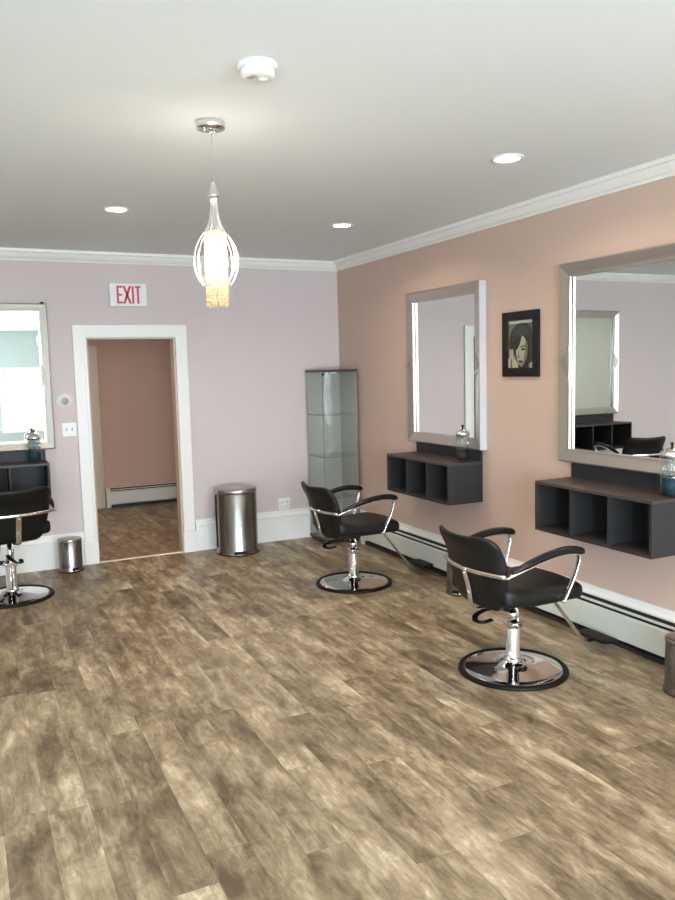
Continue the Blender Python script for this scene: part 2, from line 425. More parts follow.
# ------------------------------------------------------------------ baseboard heaters
def heater(length, label, loc, rz, dents=()):
    t = thing('baseboard_heater', label, 'heater', loc, rz)   # local: runs along +x, wall at y=0, room at -y
    L_ = length
    b = MB(); b.box(0, L_, -.006, 0, .03, .243); b.build('back_plate', M['heater'], t)
    b = MB(); b.prism([(-.070, .055), (-.066, .055), (-.066, .188), (-.052, .198), (-.054, .202), (-.070, .193)], 0, L_, 'x'); b.build('front_panel', M['heater'], t)
    b = MB(); b.prism([(-.027, .222), (-.046, .216), (-.046, .213), (-.027, .219)], 0, L_, 'x'); b.build('damper', M['heater'], t)
    b = MB(); b.prism([(-.006, .243), (-.006, .240), (-.014, .238), (-.014, .241)], 0, L_, 'x'); b.build('top_lip', M['heater'], t)
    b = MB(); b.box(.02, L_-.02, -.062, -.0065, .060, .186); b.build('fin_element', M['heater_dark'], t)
    b = MB(); b.box(.02, L_-.02, -.0085, -.0062, .05, .2365); b.build('inner_shade_strip', M['heater_dark'], t)  # dark strip stands in for the shade inside the gap
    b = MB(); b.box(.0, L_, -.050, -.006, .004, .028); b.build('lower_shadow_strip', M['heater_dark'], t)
    for a in (0, L_):
        b = MB(); s0, s1 = (a-.003, a+.045) if a == 0 else (a-.045, a+.003)
        b.prism([(0, .0), (-.066, .0), (-.0715, .05), (-.0715, .192), (-.055, .206), (0, .2445)], s0, s1, 'x'); b.build('end_cap', M['heater'], t)
    return t
heater(9.4, 'long cream enamel baseboard heater along the right wall', (-.0205, -.55, 0), -PI/2)
heater(1.7, 'cream baseboard heater in the hallway seen through the open doorway', (-1.84, HY-.002, 0), 0)

# ------------------------------------------------------------------ wall mirrors
def wall_mirror(label, loc, rz):
    t = thing('wall_mirror', label, 'mirror', loc, rz, 'silver framed styling mirrors')   # local: wall plane y=0, faces -y, centred x, z from 0
    W, Hh, D, F = 1.0, 1.198, .062, .078
    hw = W/2
    # frame members with mitred corners; profile across the member (t: 0 outer ->1 inner)
    prof = [(0, 0), (0, .058), (.008, D), (.062, .046), (F, .044), (F, .020), (F-.012, .014), (F-.012, 0)]   # (inset, depth)
    def corner(ix, iz, ins, dep): return ((hw-ins)*ix, -dep, Hh/2+(Hh/2-ins)*iz)
    cs = [(-1, -1), (1, -1), (1, 1), (-1, 1)]
    b = MB(); v = []; n = len(prof)
    for ix, iz in cs:
        for ins, dep in prof: v.append(corner(ix, iz, ins, dep))
    f = []
    for k in range(4):
        for i in range(n):
            j = (i+1) % n; kk = (k+1) % 4
            f.append((k*n+i, k*n+j, kk*n+j, kk*n+i))
    b._add(v, f)
    for fc in b.bm.faces:
        c0 = fc.calc_center_median()
        if c0.y > -.0585 and (abs(abs(c0.x)-hw) < .001 or c0.z < .001 or c0.z > Hh-.001): fc.material_index = 1
    b.build('frame', [M['frame'], M['frame_side']], t)
    for x_ in (-hw+F, hw-F):
        b = MB(); b.box(x_-.0016, x_+.0016, -.0242, -.0203, F, Hh-F); b.build('glass_gasket', M['rubber'], t)
    b = MB(); b.box(-hw+F-.014, hw-F+.014, -.0205, -.0145, F-.014, Hh-F+.014); b.build('mirror_glass', M['mirror'], t)
    b = MB(); b.box(-hw+.01, hw-.01, -.013, -.001, .01, Hh-.01); b.build('backing_board', M['black_gloss'], t)
    for sx in (-1, 1):
        zc = Hh/2+.01; th = .105
        def pt(ins, z, off): 
            dep = D+(ins-.008)/(.054)*(.046-D) if ins < .062 else .045
            return (sx*(hw-ins), -(dep+off), z)
        b = MB(); a, q, c_ = (F-.004, zc-th), (F-.004, zc+th), (.010, zc)
        v = [pt(*a, .0004), pt(*q, .0004), pt(*c_, .0004), pt(*a, .0014), pt(*q, .0014), pt(*c_, .0014)]
        b._add(v, [(0, 1, 2), (3, 5, 4), (0, 3, 4, 1), (1, 4, 5, 2), (2, 5, 3, 0)]); b.build('triangular_inlay', M['frame_inlay'], t)
    return t
m1 = wall_mirror('silver framed wall mirror in the middle, left of the framed portrait', (0, -1.884, 1.028), -PI/2)
m2 = dup(m1, (0, -3.690, 1.030), -PI/2, 'silver framed wall mirror nearest the camera, right of the framed portrait')
m3 = dup(m1, (-3.192, 0, 1.030), 0, 'bright silver framed wall mirror on the back wall, left of the doorway')

b = MB(); b.box(.455, .480, -.045, -.012, 1.198, 1.212, .003, 1); b.build('hanging_clip', M['rubber'], m3)

# ------------------------------------------------------------------ cubby shelves
def shelf(label, loc, rz):
    t = thing('wall_shelf', label, 'shelf', loc, rz, 'charcoal floating cubby shelves')   # wall y=0, room -y, z from 0
    hw, D, Hh, th = .443, .300, .298, .018
    b = MB(); b.box(-hw, hw, -D, -.018, Hh-th, Hh, .0012, 1); b.build('top_board', M['shelf_top'], t)
    b = MB(); b.box(-hw, hw, -D, -.018, 0, th, .0012, 1); b.build('bottom_board', M['shelf'], t)
    for sx in (-1, 1):
        b = MB(); b.box(sx*hw, sx*(hw-th), -D, -.018, th, Hh-th, .0008, 1); b.build('side_panel', M['shelf'], t)
    for k in (-1, 1):
        x_ = k*(hw-th/2)/3
        b = MB(); b.box(x_-th/2, x_+th/2, -D+.006, -.018, th, Hh-th); b.build('divider', M['shelf'], t)
    b = MB(); b.box(-hw+.001, hw-.001, -.018, 0, 0, .375+.02, .001, 1); b.build('back_panel', M['shelf'], t)
    return t
s1 = shelf('charcoal three-cubby wall shelf hanging under the middle mirror', (0, -1.892, .643), -PI/2)
s2 = dup(s1, (0, -3.704, .636), -PI/2, 'charcoal three-cubby wall shelf hanging under the mirror nearest the camera')
s3 = dup(s1, (-3.212, 0, .640), 0, 'charcoal three-cubby wall shelf on the back wall behind a chair')

# ------------------------------------------------------------------ disinfectant jars
def jar(label, loc, r=.047, dark=False, h=.165):
    t = thing('disinfectant_jar', label, 'jar', loc, 0, 'glass disinfectant jars with steel lids')
    b = MB(); b.lathe([(0, .0), (r*1.05, 0), (r*1.08, .006), (r, .012), (r, h*.97), (r*.9, h), (r*.86, h), (r*.93, h*.96), (r*.93, .016), (0, .012)], seg=32); b.build('glass_cylinder', M['jar_glass'], t)
    b = MB(); b.lathe([(0, .014), (r*.915, .014), (r*.915, h*.46), (0, h*.46)], seg=32); b.build('liquid', M['liquid_dark'] if dark else M['liquid'], t)
    b = MB(); q = r*.80
    for k in range(12):
        a = k*2*PI/12; b.tube([(q*math.cos(a), q*math.sin(a), h*.465), (q*math.cos(a), q*math.sin(a), h*.86)], .0013, 5)
    for zz in (.47, .56, .66, .76, .86): b.tube([(q*math.cos(a), q*math.sin(a), h*zz) for a in [2*PI*k/20 for k in range(20)]], .0016, 6, closed=True)
    b.tube([(0, 0, h*.465), (0, 0, h-.001)], .003, 8)
    b.build('lift_rack', M['chrome'], t)
    b = MB(); b.lathe([(r*.84, h-.001), (r*1.04, h-.014), (r*1.07, h-.014), (r*1.07, h+.010), (r*.98, h+.018), (r*.6, h+.032), (r*.16, h+.042), (0, h+.043)], seg=32); l_ = b.build('lid', M['chrome'], t)
    b = MB(); b.lathe([(0, h+.042), (.006, h+.043), (.006, h+.052), (.010, h+.056), (.010, h+.066), (0, h+.069)], seg=16); b.build('knob', M['black_gloss'], l_)
    return t
JAR = []
j1 = jar('small glass disinfectant jar with dark liquid on the middle shelf', (-.117, -2.252, .9415), .047, True, .198)
j2 = jar('glass jar of blue disinfectant at the right photo edge, on the nearest shelf', (-.10, -4.088, .9345), .056, False, .212)
j3 = jar('glass disinfectant jar on the back wall shelf left of the doorway', (-2.860, -.13, .9385), .055, False, .195)

# ------------------------------------------------------------------ salon chairs
def chair(label, loc, rz):
    t = thing('salon_chair', label, 'chair', loc, rz, 'black hydraulic salon chairs')    # faces local +x
    # seat
    def fs(p):
        x, y, z = p
        u = (x+.25)/.53                       # 0 rear .. 1 front
        wv = 1.0-.05*max(0, u-.55)/.45
        zz = z+.455 + .012*math.cos(y/.25*PI/2)*(1 if z > 0 else 0)
        zz += .030*max(0, .35-u)/.35*(1 if z > 0 else .6) - .014*max(0, u-.80)/.20*(1 if z > 0 else .2)
        zz -= .012*math.sin(u*PI)*(1 if z > 0 else -.2)
        return (x+.025+.012*(1-(y/.25)**2)*max(0, u-.6)/.4, y*wv, zz)
    b = MB(); b.soft(.262, .248, .047, (.045, .045, .03), (18, 16, 8), fs); st = b.build('seat', M['black'], t)
    b = MB(); b.box(-.16, .20, -.15, .15, .392, .412, .004, 1); b.build('seat_plate', M['rubber'], t)
    # backrest, local y width, leaning back; wraps forward at the sides
    def fb(p):
        x, y, z = p
        u = (z+.205)/.41                     # 0 bottom .. 1 top
        wd = .80+.20*min(1, u/.55) if u < .55 else 1.0+.02*(u-.55)
        wd -= .06*max(0, .12-u)/.12
        yy = y*wd
        cv = .30*yy*yy*(1+.9*u)
        lean = -.215-.100*u-.022*u*u-.03*max(0, u-.7)/.3
        th = 1.0-.35*max(0, u-.5)*2*.5
        return (x*th+lean+cv*2.0, yy, z+.595 - .012*(1-min(1, abs(y)/.23)**2)*max(0, u-.55)/.45)
    b = MB(); b.soft(.034, .240, .205, (.032, .068, .068), (6, 24, 22), fb); b.build('backrest', M['black'], t)
    def back_x(y, z):
        u = (z-.39)/.41
        return -.215-.100*u-.022*u*u+.30*y*y*(1+.9*u)*2-.036
    # chrome band behind the back, into the arms
    pts = []
    for k in range(-10, 11):
        y = .262*k/10; pts.append((back_x(y, .60)-.004+.000*abs(y), y, .600-.0*abs(y)))
    b = MB(); b.tube(pts, 1, 8, flat=(.004, .011, (0, 0, 1))); b.build('back_band', M['chrome_arm'], t)
    b = MB(); b.tube(bez([(back_x(0, .605)-.008, 0, .612), (back_x(0, .50)-.006, 0, .50), (back_x(0, .42)-.006, 0, .40), (-.21, 0, .376), (-.12, 0, .385)], 6), 1, 8, flat=(.020, .004, (1, 0, .3)))
    for zz in (.575, .47): b.sphere((back_x(0, zz)-.012, 0, zz), .006, 8, 4)
    b.build('back_strap', M['chrome_arm'], t)
    for s in (-1, 1):
        yb = .268*s
        xr = back_x(.262, .60)
        path = bez([(xr-.004, yb, .597), (xr+.075, yb+.010*s, .622), (-.02, yb+.014*s, .660), (.10, yb+.013*s, .676), (.185, yb+.010*s, .668), (.200, yb+.010*s, .640), (.178, yb+.004*s, .56), (.140, yb-.006*s, .47), (.118, yb-.012*s, .420)], 6)
        b = MB(); b.tube(path, 1, 10, flat=(.006, .0135, (0, 1, 0)))
        # bar stands on edge: wide across the arm
        ar = b.build('arm_bar', M['chrome_arm'], t)
        pp = bez([(xr+.030, yb+.004*s, .622), (xr+.10, yb+.010*s, .646), (-.02, yb+.014*s, .681), (.10, yb+.013*s, .696), (.19, yb+.010*s, .688), (.228, yb+.008*s, .672)], 6)
        n = len(pp); rr = [min(1, .45+2.4*i/n, .55+3.2*(n-1-i)/n+.05) for i in range(n)]
        rr = [r_*(.62+.38*min(1, 1.6*i/n)) for i, r_ in enumerate(rr)]
        b = MB(); b.tube(pp, rr, 12, flat=(.027, .019, (0, 0, 1))); b.build('arm_pad', M['black_gloss'], t)
        b = MB(); b.tube([(.118, (.232)*s, .425), (.118, .265*s, .425)], .008, 8); b.build('arm_bolt', M['chrome_arm'], t)
    # hydraulic column
    b = MB(); b.lathe([(0, .052), (.047, .052), (.049, .062), (.045, .072), (.0375, .075), (.0375, .235), (.034, .24), (.030, .24), (0, .24)], seg=32); b.build('column', M['chrome'], t)
    b = MB(); b.lathe([(.0, .12), (.018, .12), (.018, .392), (0, .392)], seg=24); b.build('piston', M['chrome'], t)
    b = MB(); b.box(-.032, .032, -.045, .045, .238, .272, .006, 2); b.lathe([(.0, .27), (.03, .27), (.027, .315), (.02, .33), (0, .33)], seg=20)
    b.tube([(0, -.062, .255), (0, .062, .255)], .007, 8); b.tube([(.02, -.02, .27), (.012, -.028, .33), (-.01, -.022, .36)], .006, 8)
    b.build('collar', M['chrome'], t)
    b = MB(); b.tube(bez([(-.02, .02, .325), (-.08, .035, .340), (-.15, .045, .340), (-.215, .035, .325), (-.235, .005, .308), (-.21, -.025, .304), (-.16, -.032, .312)], 6), 1, 8, flat=(.016, .006, (0, 0, 1)))
    b.build('pump_lever', M['black_gloss'], t)
    # round base: dark rim, polished dish
    b = MB(); b.lathe([(.262, .004), (.262, .0175), (.268, .021), (.280, .021), (.290, .014), (.292, .004), (.290, 0), (.262, .0), (.262, .004)], seg=72); b.build('base_rim', M['rubber'], t)
    b = MB(); b.lathe([(.2625, .001), (.2625, .016), (.255, .0195), (.20, .022), (.14, .026), (.09, .033), (.062, .044), (.052, .056), (0, .056)], seg=72); b.build('base_plate', M['chrome'], t)
    # footrest
    f = MB(); f.tube([(.10, 0, .386), (.20, 0, .392), (.235, 0, .385), (.27, 0, .352), (.48, 0, .088), (.50, 0, .070), (.53, 0, .064), (.60, 0, .064)], 1, 8, flat=(.020, .005, (0.3, 0, 1)))
    f.build('footrest_bar', M['chrome_arm'], t)
    b = MB(); b.soft(.062, .125, .010, (.05, .05, .009), (8, 12, 4), lambda p: (p[0]+.60, p[1], p[2]+.078)); b.build('footrest_pad', M['rubber'], t)
    return t
c1 = chair('black vinyl salon chair facing the middle mirror, in front of the glass cabinet', (-.765, -1.73, 0), .0)
c2 = dup(c1, (-.803, -3.682, 0), .0, 'black vinyl salon chair nearest the camera with chrome armrests and round base')
c3 = dup(c1, (-3.128, -.765, 0), PI/2+.20, 'black salon chair with its back to the camera, cut off by the left photo edge')
for ch_ in c3.children:      # pumped up higher than the other two
    if ch_.name.split('.')[0] not in ('column', 'collar', 'pump_lever', 'base_rim', 'base_plate'): ch_.location.z += .06

# ------------------------------------------------------------------ pedal bins
def pedal_bin(label, loc, rz, r, h, m, group='small steel pedal bins', badge=False):
    t = thing('pedal_bin', label, 'trash bin', loc, rz, group)      # pedal faces local -y
    b = MB(); b.lathe([(0, .006), (r*1.06, .006), (r*1.085, .002), (r*1.085, .0), (r*1.09, .012), (r*1.03, .030), (r, .045), (r, h*.90), (r*.99, h*.905), (0, h*.905)], seg=56); b.build('body', m, t)
    b = MB(); b.lathe([(0, h*.900), (r*1.02, h*.905), (r*1.035, h*.915), (r*1.035, h*.95), (r*1.01, h*.966), (r*.9, h*.976), (r*.5, h*.994), (0, h)], seg=56); b.build('lid', M['brushed'], t)
    b = MB(); b.box(-r*.17, r*.17, -r*1.30, -r*.97, .016, .024, .003, 1); b.build('pedal', M['chrome'], t)
    b = MB(); b.box(-r*.30, r*.30, -r*1.085, -r*.98, .013, .040, .004, 1); b.build('pedal_slot', M['rubber'], t)
    b = MB(); b.box(-r*.25, r*.25, r*.98, r*1.14, h*.84, h*.93, .004, 1); b.build('hinge', M['rubber'], t)
    if badge:
        z = h*.485; rr = r*1.004
        b = MB(); v = []
        for a, zz in ((0, z-.052), (.075, z), (0, z+.052), (-.075, z)):
            v += [(rr*math.sin(a), -rr*math.cos(a), zz)]
        v2 = [(x*1.03, y*1.03, zz) for x, y, zz in v]
        b._add(v+v2, [(0, 1, 2, 3), (4, 7, 6, 5), (0, 4, 5, 1), (1, 5, 6, 2), (2, 6, 7, 3), (3, 7, 4, 0)]); b.build('badge', M['white_plastic'], t)
        b = MB(); b.tube(bez([(r*math.sin(a)*1.02, -r*math.cos(a)*1.02, zz) for a, zz in ((-1.45, h*.88), (-1.47, h*.5), (-1.45, h*.1))], 6), .006, 8); b.build('side_rod', M['rubber'], t)
    return t
pedal_bin('large polished steel pedal bin standing right of the doorway', (-1.194, -.245, 0), -.20, .183, .612, M['steel_dark'], None, True)
b1 = pedal_bin('small steel pedal bin left of the doorway against the white baseboard', (-2.635, -.150, 0), .25, .095, .285, M['steel_dark'])
b2 = dup(b1, (-.215, -2.345, 0), -.95, 'small steel pedal bin by the heater, half hidden behind the nearer chair')
b3 = dup(b1, (-.252, -4.325, 0), -.95, 'small steel pedal bin by the heater, cut off by the right photo edge')

# ------------------------------------------------------------------ glass display cabinet
t = thing('display_cabinet', 'tall corner glass display cabinet with dark top and glass shelves', 'cabinet', (-.205, -.235, 0), 0)
cx, cy, ch = .183, .190, 1.63
b = MB(); b.box(-cx, cx, -cy, cy, ch-.022, ch, .002, 1); b.build('top_board', M['dark_wood'], t)
b = MB(); b.box(-cx, cx, -cy, cy, .018, .045, .002, 1); b.build('base_board', M['dark_wood'], t)
for sx in (-1, 1):
    for sy in (-1, 1):
        b = MB(); b.lathe([(0, 0), (.018, 0), (.018, .018), (0, .018)], (sx*(cx-.03), sy*(cy-.03), 0), 16); b.build('foot', M['rubber'], t)
zb, zt = .0455, ch-.0225
b = MB(); b.box(-cx+.004, -cx+.009, -cy+.010, cy-.012, zb, zt); g = b.build('glass_side', M['glass'], t)
b = MB(); b.box(-cx+.004, -cx+.009, -cy+.0085, -cy+.010, zb, zt); b.build('glass_edge', M['glass_edge'], g)
b = MB(); b.box(-cx+.006, cx-.006, -cy+.003, -cy+.008, zb+.004, zt-.004); g = b.build('glass_door', M['glass'], t)
b = MB(); b.box(-cx+.004, -cx+.006, -cy+.003, -cy+.008, zb+.004, zt-.004); b.box(cx-.006, cx-.004, -cy+.003, -cy+.008, zb+.004, zt-.004); b.build('glass_edge', M['glass_edge'], g)
for zz in (zb+.02, zt-.02):
    b = MB(); b.box(-cx+.002, -cx+.026, -cy+.001, -cy+.012, zz-.010, zz+.010, .002, 1); b.build('hinge', M['rubber'], t)
b = MB(); b.box(-cx+.008, cx-.002, cy-.010, cy-.004, zb, zt); b.build('mirrored_back', M['cab_mirror'], t)
b = MB(); b.box(cx-.008, cx-.003, -cy+.012, cy-.011, zb, zt); b.build('mirrored_side', M['cab_mirror'], t)
for zz in (.42, .812, 1.205):
    b = MB(); b.box(-cx+.012, cx-.010, -cy+.013, cy-.012, zz, zz+.005); g = b.build('glass_shelf', M['glass'], t)
    b = MB(); b.box(-cx+.012, cx-.010, -cy+.0115, -cy+.013, zz, zz+.005); b.box(-cx+.0105, -cx+.012, -cy+.0115, cy-.012, zz, zz+.005); b.build('shelf_edge', M['glass_edge'], g)
b = MB(); b.lathe([(0, ch-.0225), (.032, ch-.0225), (.032, ch-.036), (.026, ch-.041), (0, ch-.042)], (.01, -.02, 0), 24); b.build('spotlight', M['white_plastic'], t)

# ------------------------------------------------------------------ framed portrait
t = thing('framed_portrait', 'black framed black-and-white portrait of a dark haired woman between two mirrors', 'picture', (0, -2.772, 1.767), -PI/2)
pw, ph, fw, fd = .186, .216, .060, .020
b = MB()
b.box(-pw, pw, -fd, -.001, ph-fw, ph, .002, 1); b.box(-pw, pw, -fd, -.001, -ph, -ph+fw, .002, 1)
b.box(-pw, -pw+fw, -fd, -.001, -ph+fw, ph-fw, .002, 1); b.box(pw-fw, pw, -fd, -.001, -ph+fw, ph-fw, .002, 1)
b.build('frame', M['black_gloss'], t)
iw, ih = pw-fw, ph-fw*.82
b = MB()
def lay(poly, mi, d):
    b.mi = mi
    # u,v in 0..1 from top left; clip to picture
    P2 = [(-iw+2*iw*min(1, max(0, u)), -(fd*.42+d*.0006), ih-2*ih*min(1, max(0, v))) for u, v in poly]
    b._add(P2, [tuple(range(len(P2)))])
b.mi = 0; b.box(-iw-.002, iw+.002, -fd*.40, -.002, -ih-.002, ih+.002)
lay([(0, 0), (1, 0), (1, .085), (0, .095)], 4, 1)
lay([(.03, .55), (.04, .42), (.08, .28), (.18, .17), (.33, .10), (.55, .08), (.78, .10), (.92, .20), (.99, .35), (1, .6), (1, 1), (.42, 1), (.3, .75), (.18, .62), (.08, .60)], 1, 2)
lay([(.55, .34), (.63, .36), (.72, .44), (.78, .54), (.78, .66), (.74, .78), (.66, .88), (.56, .95), (.46, .93), (.38, .84), (.32, .72), (.30, .62), (.36, .60), (.42, .55), (.48, .48)], 3, 3)
lay([(.70, .44), (.78, .54), (.78, .66), (.74, .78), (.66, .88), (.56, .95), (.52, .94), (.62, .80), (.68, .66), (.66, .56)], 2, 4)
lay([(.10, .30), (.22, .20), (.50, .20), (.56, .30), (.54, .38), (.44, .50), (.36, .60), (.22, .60), (.12, .56)], 1, 5)
lay([(.50, .555), (.58, .525), (.70, .535), (.71, .55), (.60, .548), (.52, .575)], 1, 6)   # brow
lay([(.52, .605), (.58, .585), (.66, .59), (.69, .605), (.62, .625), (.55, .625)], 1, 7)     # eye
lay([(.42, .66), (.45, .62), (.44, .70), (.47, .76), (.41, .78), (.38, .76)], 2, 6)          # nose
lay([(.42, .83), (.48, .815), (.57, .835), (.60, .85), (.53, .875), (.45, .875)], 1, 6)      # lips
lay([(.38, .885), (.50, .90), (.56, .90), (.48, .93)], 2, 7)
lay([(.04, .60), (.09, .585), (.12, .62), (.16, .59), (.22, .60), (.20, .70), (.26, .78), (.38, .86), (.42, .93), (.40, 1), (.02, 1), (.0, .90), (.0, .78), (.06, .76)], 3, 8)   # hand
lay([(.10, .78), (.14, .80), (.16, .90), (.15, 1), (.11, 1), (.12, .90)], 1, 9)
lay([(.085, .62), (.10, .62), (.11, .72), (.095, .73)], 2, 9)
for k, (u0, v0, u1, v1) in enumerate(((.84, .885, .92, .90), (.92, .86, .99, .90), (.84, .915, .98, .93), (.86, .945, .99, .965), (.88, .98, .97, .995))):
    lay([(u0, v0+.01), (u1, v0), (u1, v1), (u0, v1+.005)], 4, 9)
b.build('print', [M['print_bg'], M['print_dark'], M['print_mid'], M['print_light'], M['print_cream']], t)
b = MB(); b.box(-iw, iw, -fd*.82, -fd*.76, -ih, ih); b.build('glazing', M['glass'], t)

# ------------------------------------------------------------------ exit sign, thermostat, switch, outlet
t = thing('exit_sign', 'white exit sign with red EXIT lettering above the doorway', 'sign', (-2.022, 0, 2.313), 0)
b = MB(); b.box(-.158, .158, -.045, 0, -.098, .098, .006, 2); b.build('housing', M['white_plastic'], t)
b = MB(); y0, y1 = -.0475, -.0445; hh, s = .075, .017
def lb(x0, x1, z0_, z1_): b.box(x0, x1, y0, y1, z0_, z1_)
def X(u): return -.098+u
lb(X(0), X(s), -hh, hh); lb(X(s), X(.05), hh-s, hh); lb(X(s), X(.044), -s/2, s/2); lb(X(s), X(.05), -hh, -hh+s)
for sg in (-1, 1):
    xc = X(.088)
    b.prism([(xc-sg*.027-s*.6, -hh), (xc-sg*.027+s*.6, -hh), (xc+sg*.027+s*.6, hh), (xc+sg*.027-s*.6, hh)], y0, y1+.0003*sg, 'y')
lb(X(.128), X(.128+s), -hh, hh)
lb(X(.155), X(.205), hh-s, hh); lb(X(.180-s/2), X(.180+s/2), -hh, hh-s)
b.build('lettering', M['red'], t)
t = thing('thermostat', 'round white wall thermostat above the light switch', 'thermostat', (-2.592, 0, 1.423), 0)
b = MB(); b.lathe([(0, 0), (.062, 0), (.062, .006), (.056, .010), (.0, .010)], seg=40); o = b.build('backplate', M['white_plastic'], t); o.rotation_euler = (PI/2, 0, 0)
b = MB(); b.lathe([(.030, .0101), (.046, .0101), (.046, .028), (.042, .034), (.030, .034)], seg=40); o = b.build('dial_ring', M['white_plastic'], t); o.rotation_euler = (PI/2, 0, 0)
b = MB(); b.lathe([(0, .0102), (.0298, .0102), (.0298, .036), (.026, .040), (0, .041)], seg=32); o = b.build('display', M['grey_plastic'], t); o.rotation_euler = (PI/2, 0, 0)
def plate(name, label, cat, loc, kind):
    t = thing(name, label, cat, loc, 0)
    b = MB(); b.box(-.058, .058, -.006, 0, -.058, .058, .002, 1); b.build('cover_plate', M['white_plastic'], t)
    for sx in (-.023, .023):
        if kind == 'switch':
            b = MB(); b.box(sx-.006, sx+.006, -.0075, -.006, -.013, .013); b.prism([(-.0076, -.003), (-.018, -.009), (-.018, -.003), (-.0076, .006)], sx-.004, sx+.004, 'x'); b.build('toggle', M['grey_plastic'], t)
        else:
            for sz in (-.02, .02):
                b = MB(); b.lathe([(0, 0), (.014, 0), (.014, .002), (0, .002)], (0, 0, 0), 20)
                o = b.build('socket', M['white_plastic'], t, (sx, -.006, sz)); o.rotation_euler = (PI/2, 0, 0)
                b = MB()
                for q in (-.005, .005): b.box(q-.001, q+.001, -.004, .004, .0021, .003)
                b.build('slot', M['rubber'], o)
    return t
plate('light_switch', 'white double light switch plate left of the doorway', 'light switch', (-2.566, 0, 1.180), 'switch')
plate('wall_outlet', 'white double wall outlet just above the baseboard beside the large bin', 'wall outlet', (-.632, 0, .352), 'outlet')

# ------------------------------------------------------------------ ceiling fittings
dl = thing('ceiling_downlight', 'lit recessed ceiling downlight at the far left, above the doorway', 'ceiling light', (-2.422, -1.828, H), 0, 'recessed ceiling downlights')
b = MB(); b.lathe([(.062, -.0005), (.062, -.004), (.066, -.008), (.082, -.006), (.085, 0), (.062, 0)], seg=40); b.build('trim_ring', M['white_plastic'], dl)
b = MB(); b.lathe([(0, -.003), (.061, -.003), (.061, -.0005), (0, -.0005)], seg=32); b.build('lens', M['led'], dl)
dup(dl, (-.82, -1.781, H), 0, 'lit recessed ceiling downlight above the middle mirror')
dup(dl, (-.828, -3.676, H), 0, 'lit recessed ceiling downlight at the right, largest of the three')
def spot(loc, power, size=.11, col=(1, .84, .64), spread=150):
    d = bpy.data.lights.new('downlight_beam', 'AREA'); d.shape = 'DISK'; d.size = size; d.energy = power; d.color = col; d.spread = math.radians(spread)
    o = bpy.data.objects.new('downlight_beam', d); COL.objects.link(o); o.location = loc; return o
for x_, y_ in ((-2.422, -1.828), (-.82, -1.781), (-.828, -3.676), (-.828, -5.57), (-2.42, -5.57), (-4.0, -1.8), (-4.0, -3.68)):
    spot((x_, y_, H-.009), 9)
t = thing('smoke_detector', 'round white smoke detector on the ceiling near the pendant lamp', 'smoke detector', (-2.398, -4.335, H), .4)
b = MB(); b.lathe([(0, 0), (.070, 0), (.070, -.012), (.066, -.017), (0, -.017)], seg=44); b.build('base', M['white_plastic'], t)
b = MB(); b.lathe([(.0, -.0172), (.060, -.0172), (.060, -.034), (.054, -.042), (.046, -.045), (0, -.046)], seg=44); bb = b.build('cover', M['white_plastic'], t)
b = MB(); b.lathe([(0, -.0461), (.016, -.0461), (.015, -.049), (0, -.0495)], (.018, -.008, 0), 20); b.build('test_button', M['white_plastic'], bb)
b = MB()
for k in range(-2, 3): b.box(-.036, -.012, k*.008-.0015, k*.008+.0015, -.0475, -.0461)
b.build('vent', M['grey_plastic'], bb)

# pendant lamp
PX, PY = -2.368, -3.69
t = thing('pendant_lamp', 'lit crystal pendant lamp with beaded strands hanging from a chrome canopy', 'pendant lamp', (PX, PY, H), 0)
b = MB(); b.lathe([(0, 0), (.058, 0), (.060, -.003), (.060, -.024), (.057, -.028), (0, -.029)], seg=48); cn = b.build('canopy', M['chrome_arm'], t)
for a in (.8, 3.4):
    b = MB(); b.sphere((.03*math.cos(a), .03*math.sin(a), -.033), .006, 10, 6, 1.4); b.build('screw', M['chrome'], cn)
b = MB(); b.lathe([(0, -.029), (.006, -.029), (.006, -.05), (0, -.052)], seg=12); b.build('cable_grip', M['chrome'], cn)
b = MB(); b.tube([(0, 0, -.05), (0, 0, -.245)], .0014, 6); b.build('cable', M['grey_plastic'], t)
b = MB(); b.lathe([(0, -.226), (.004, -.228), (.0255, -.298), (.0255, -.303), (.012, -.305), (.011, -.335), (0, -.336)], seg=24); b.build('cone_finial', M['chrome'], t)
NW = 14
prof = [(.013, -.304), (.015, -.35), (.023, -.40), (.036, -.432), (.046, -.448), (.066, -.475), (.086, -.515), (.094, -.56), (.090, -.605), (.074, -.645), (.055, -.670)]
for k in range(NW):
    a = 2*PI*k/NW; path = bez([(r_*math.cos(a), r_*math.sin(a), z_) for r_, z_ in prof], 4)
    b = MB(); b.tube(path, .0017, 6); b.build('cage_wire', M['wire'], t)
for r_, z_ in ((.047, -.448), (.055, -.670)):
    b = MB(); b.tube([(r_*math.cos(a), r_*math.sin(a), z_) for a in [2*PI*k/40 for k in range(40)]], .0025, 8, closed=True); b.build('ring', M['chrome'], t)
for k in range(20):
    a = 2*PI*(k+.5)/20; rr = .044; b = MB(); z_ = -.452; n = 0
    while z_ > -.755+.008*(k % 2):
        b.sphere((rr*math.cos(a), rr*math.sin(a), z_), .0052, 6, 4, 1.25); z_ -= .0150
    b.build('crystal_strand', M['crystal'], t)
for k in range(8):
    a = 2*PI*(k+.2)/8; rr = .022; b = MB(); z_ = -.60
    while z_ > -.755:
        b.sphere((rr*math.cos(a), rr*math.sin(a), z_), .0052, 6, 4, 1.25); z_ -= .0150
    b.build('inner_crystal_strand', M['crystal'], t)
b = MB(); b.lathe([(0, -.336), (.010, -.336), (.010, -.45), (.014, -.455), (.014, -.485), (0, -.486)], seg=16); b.build('lamp_holder', M['chrome'], t)
b = MB(); b.sphere((0, 0, -.530), .026, 20, 12, 1.5); b.build('bulb', M['bulb'], t)
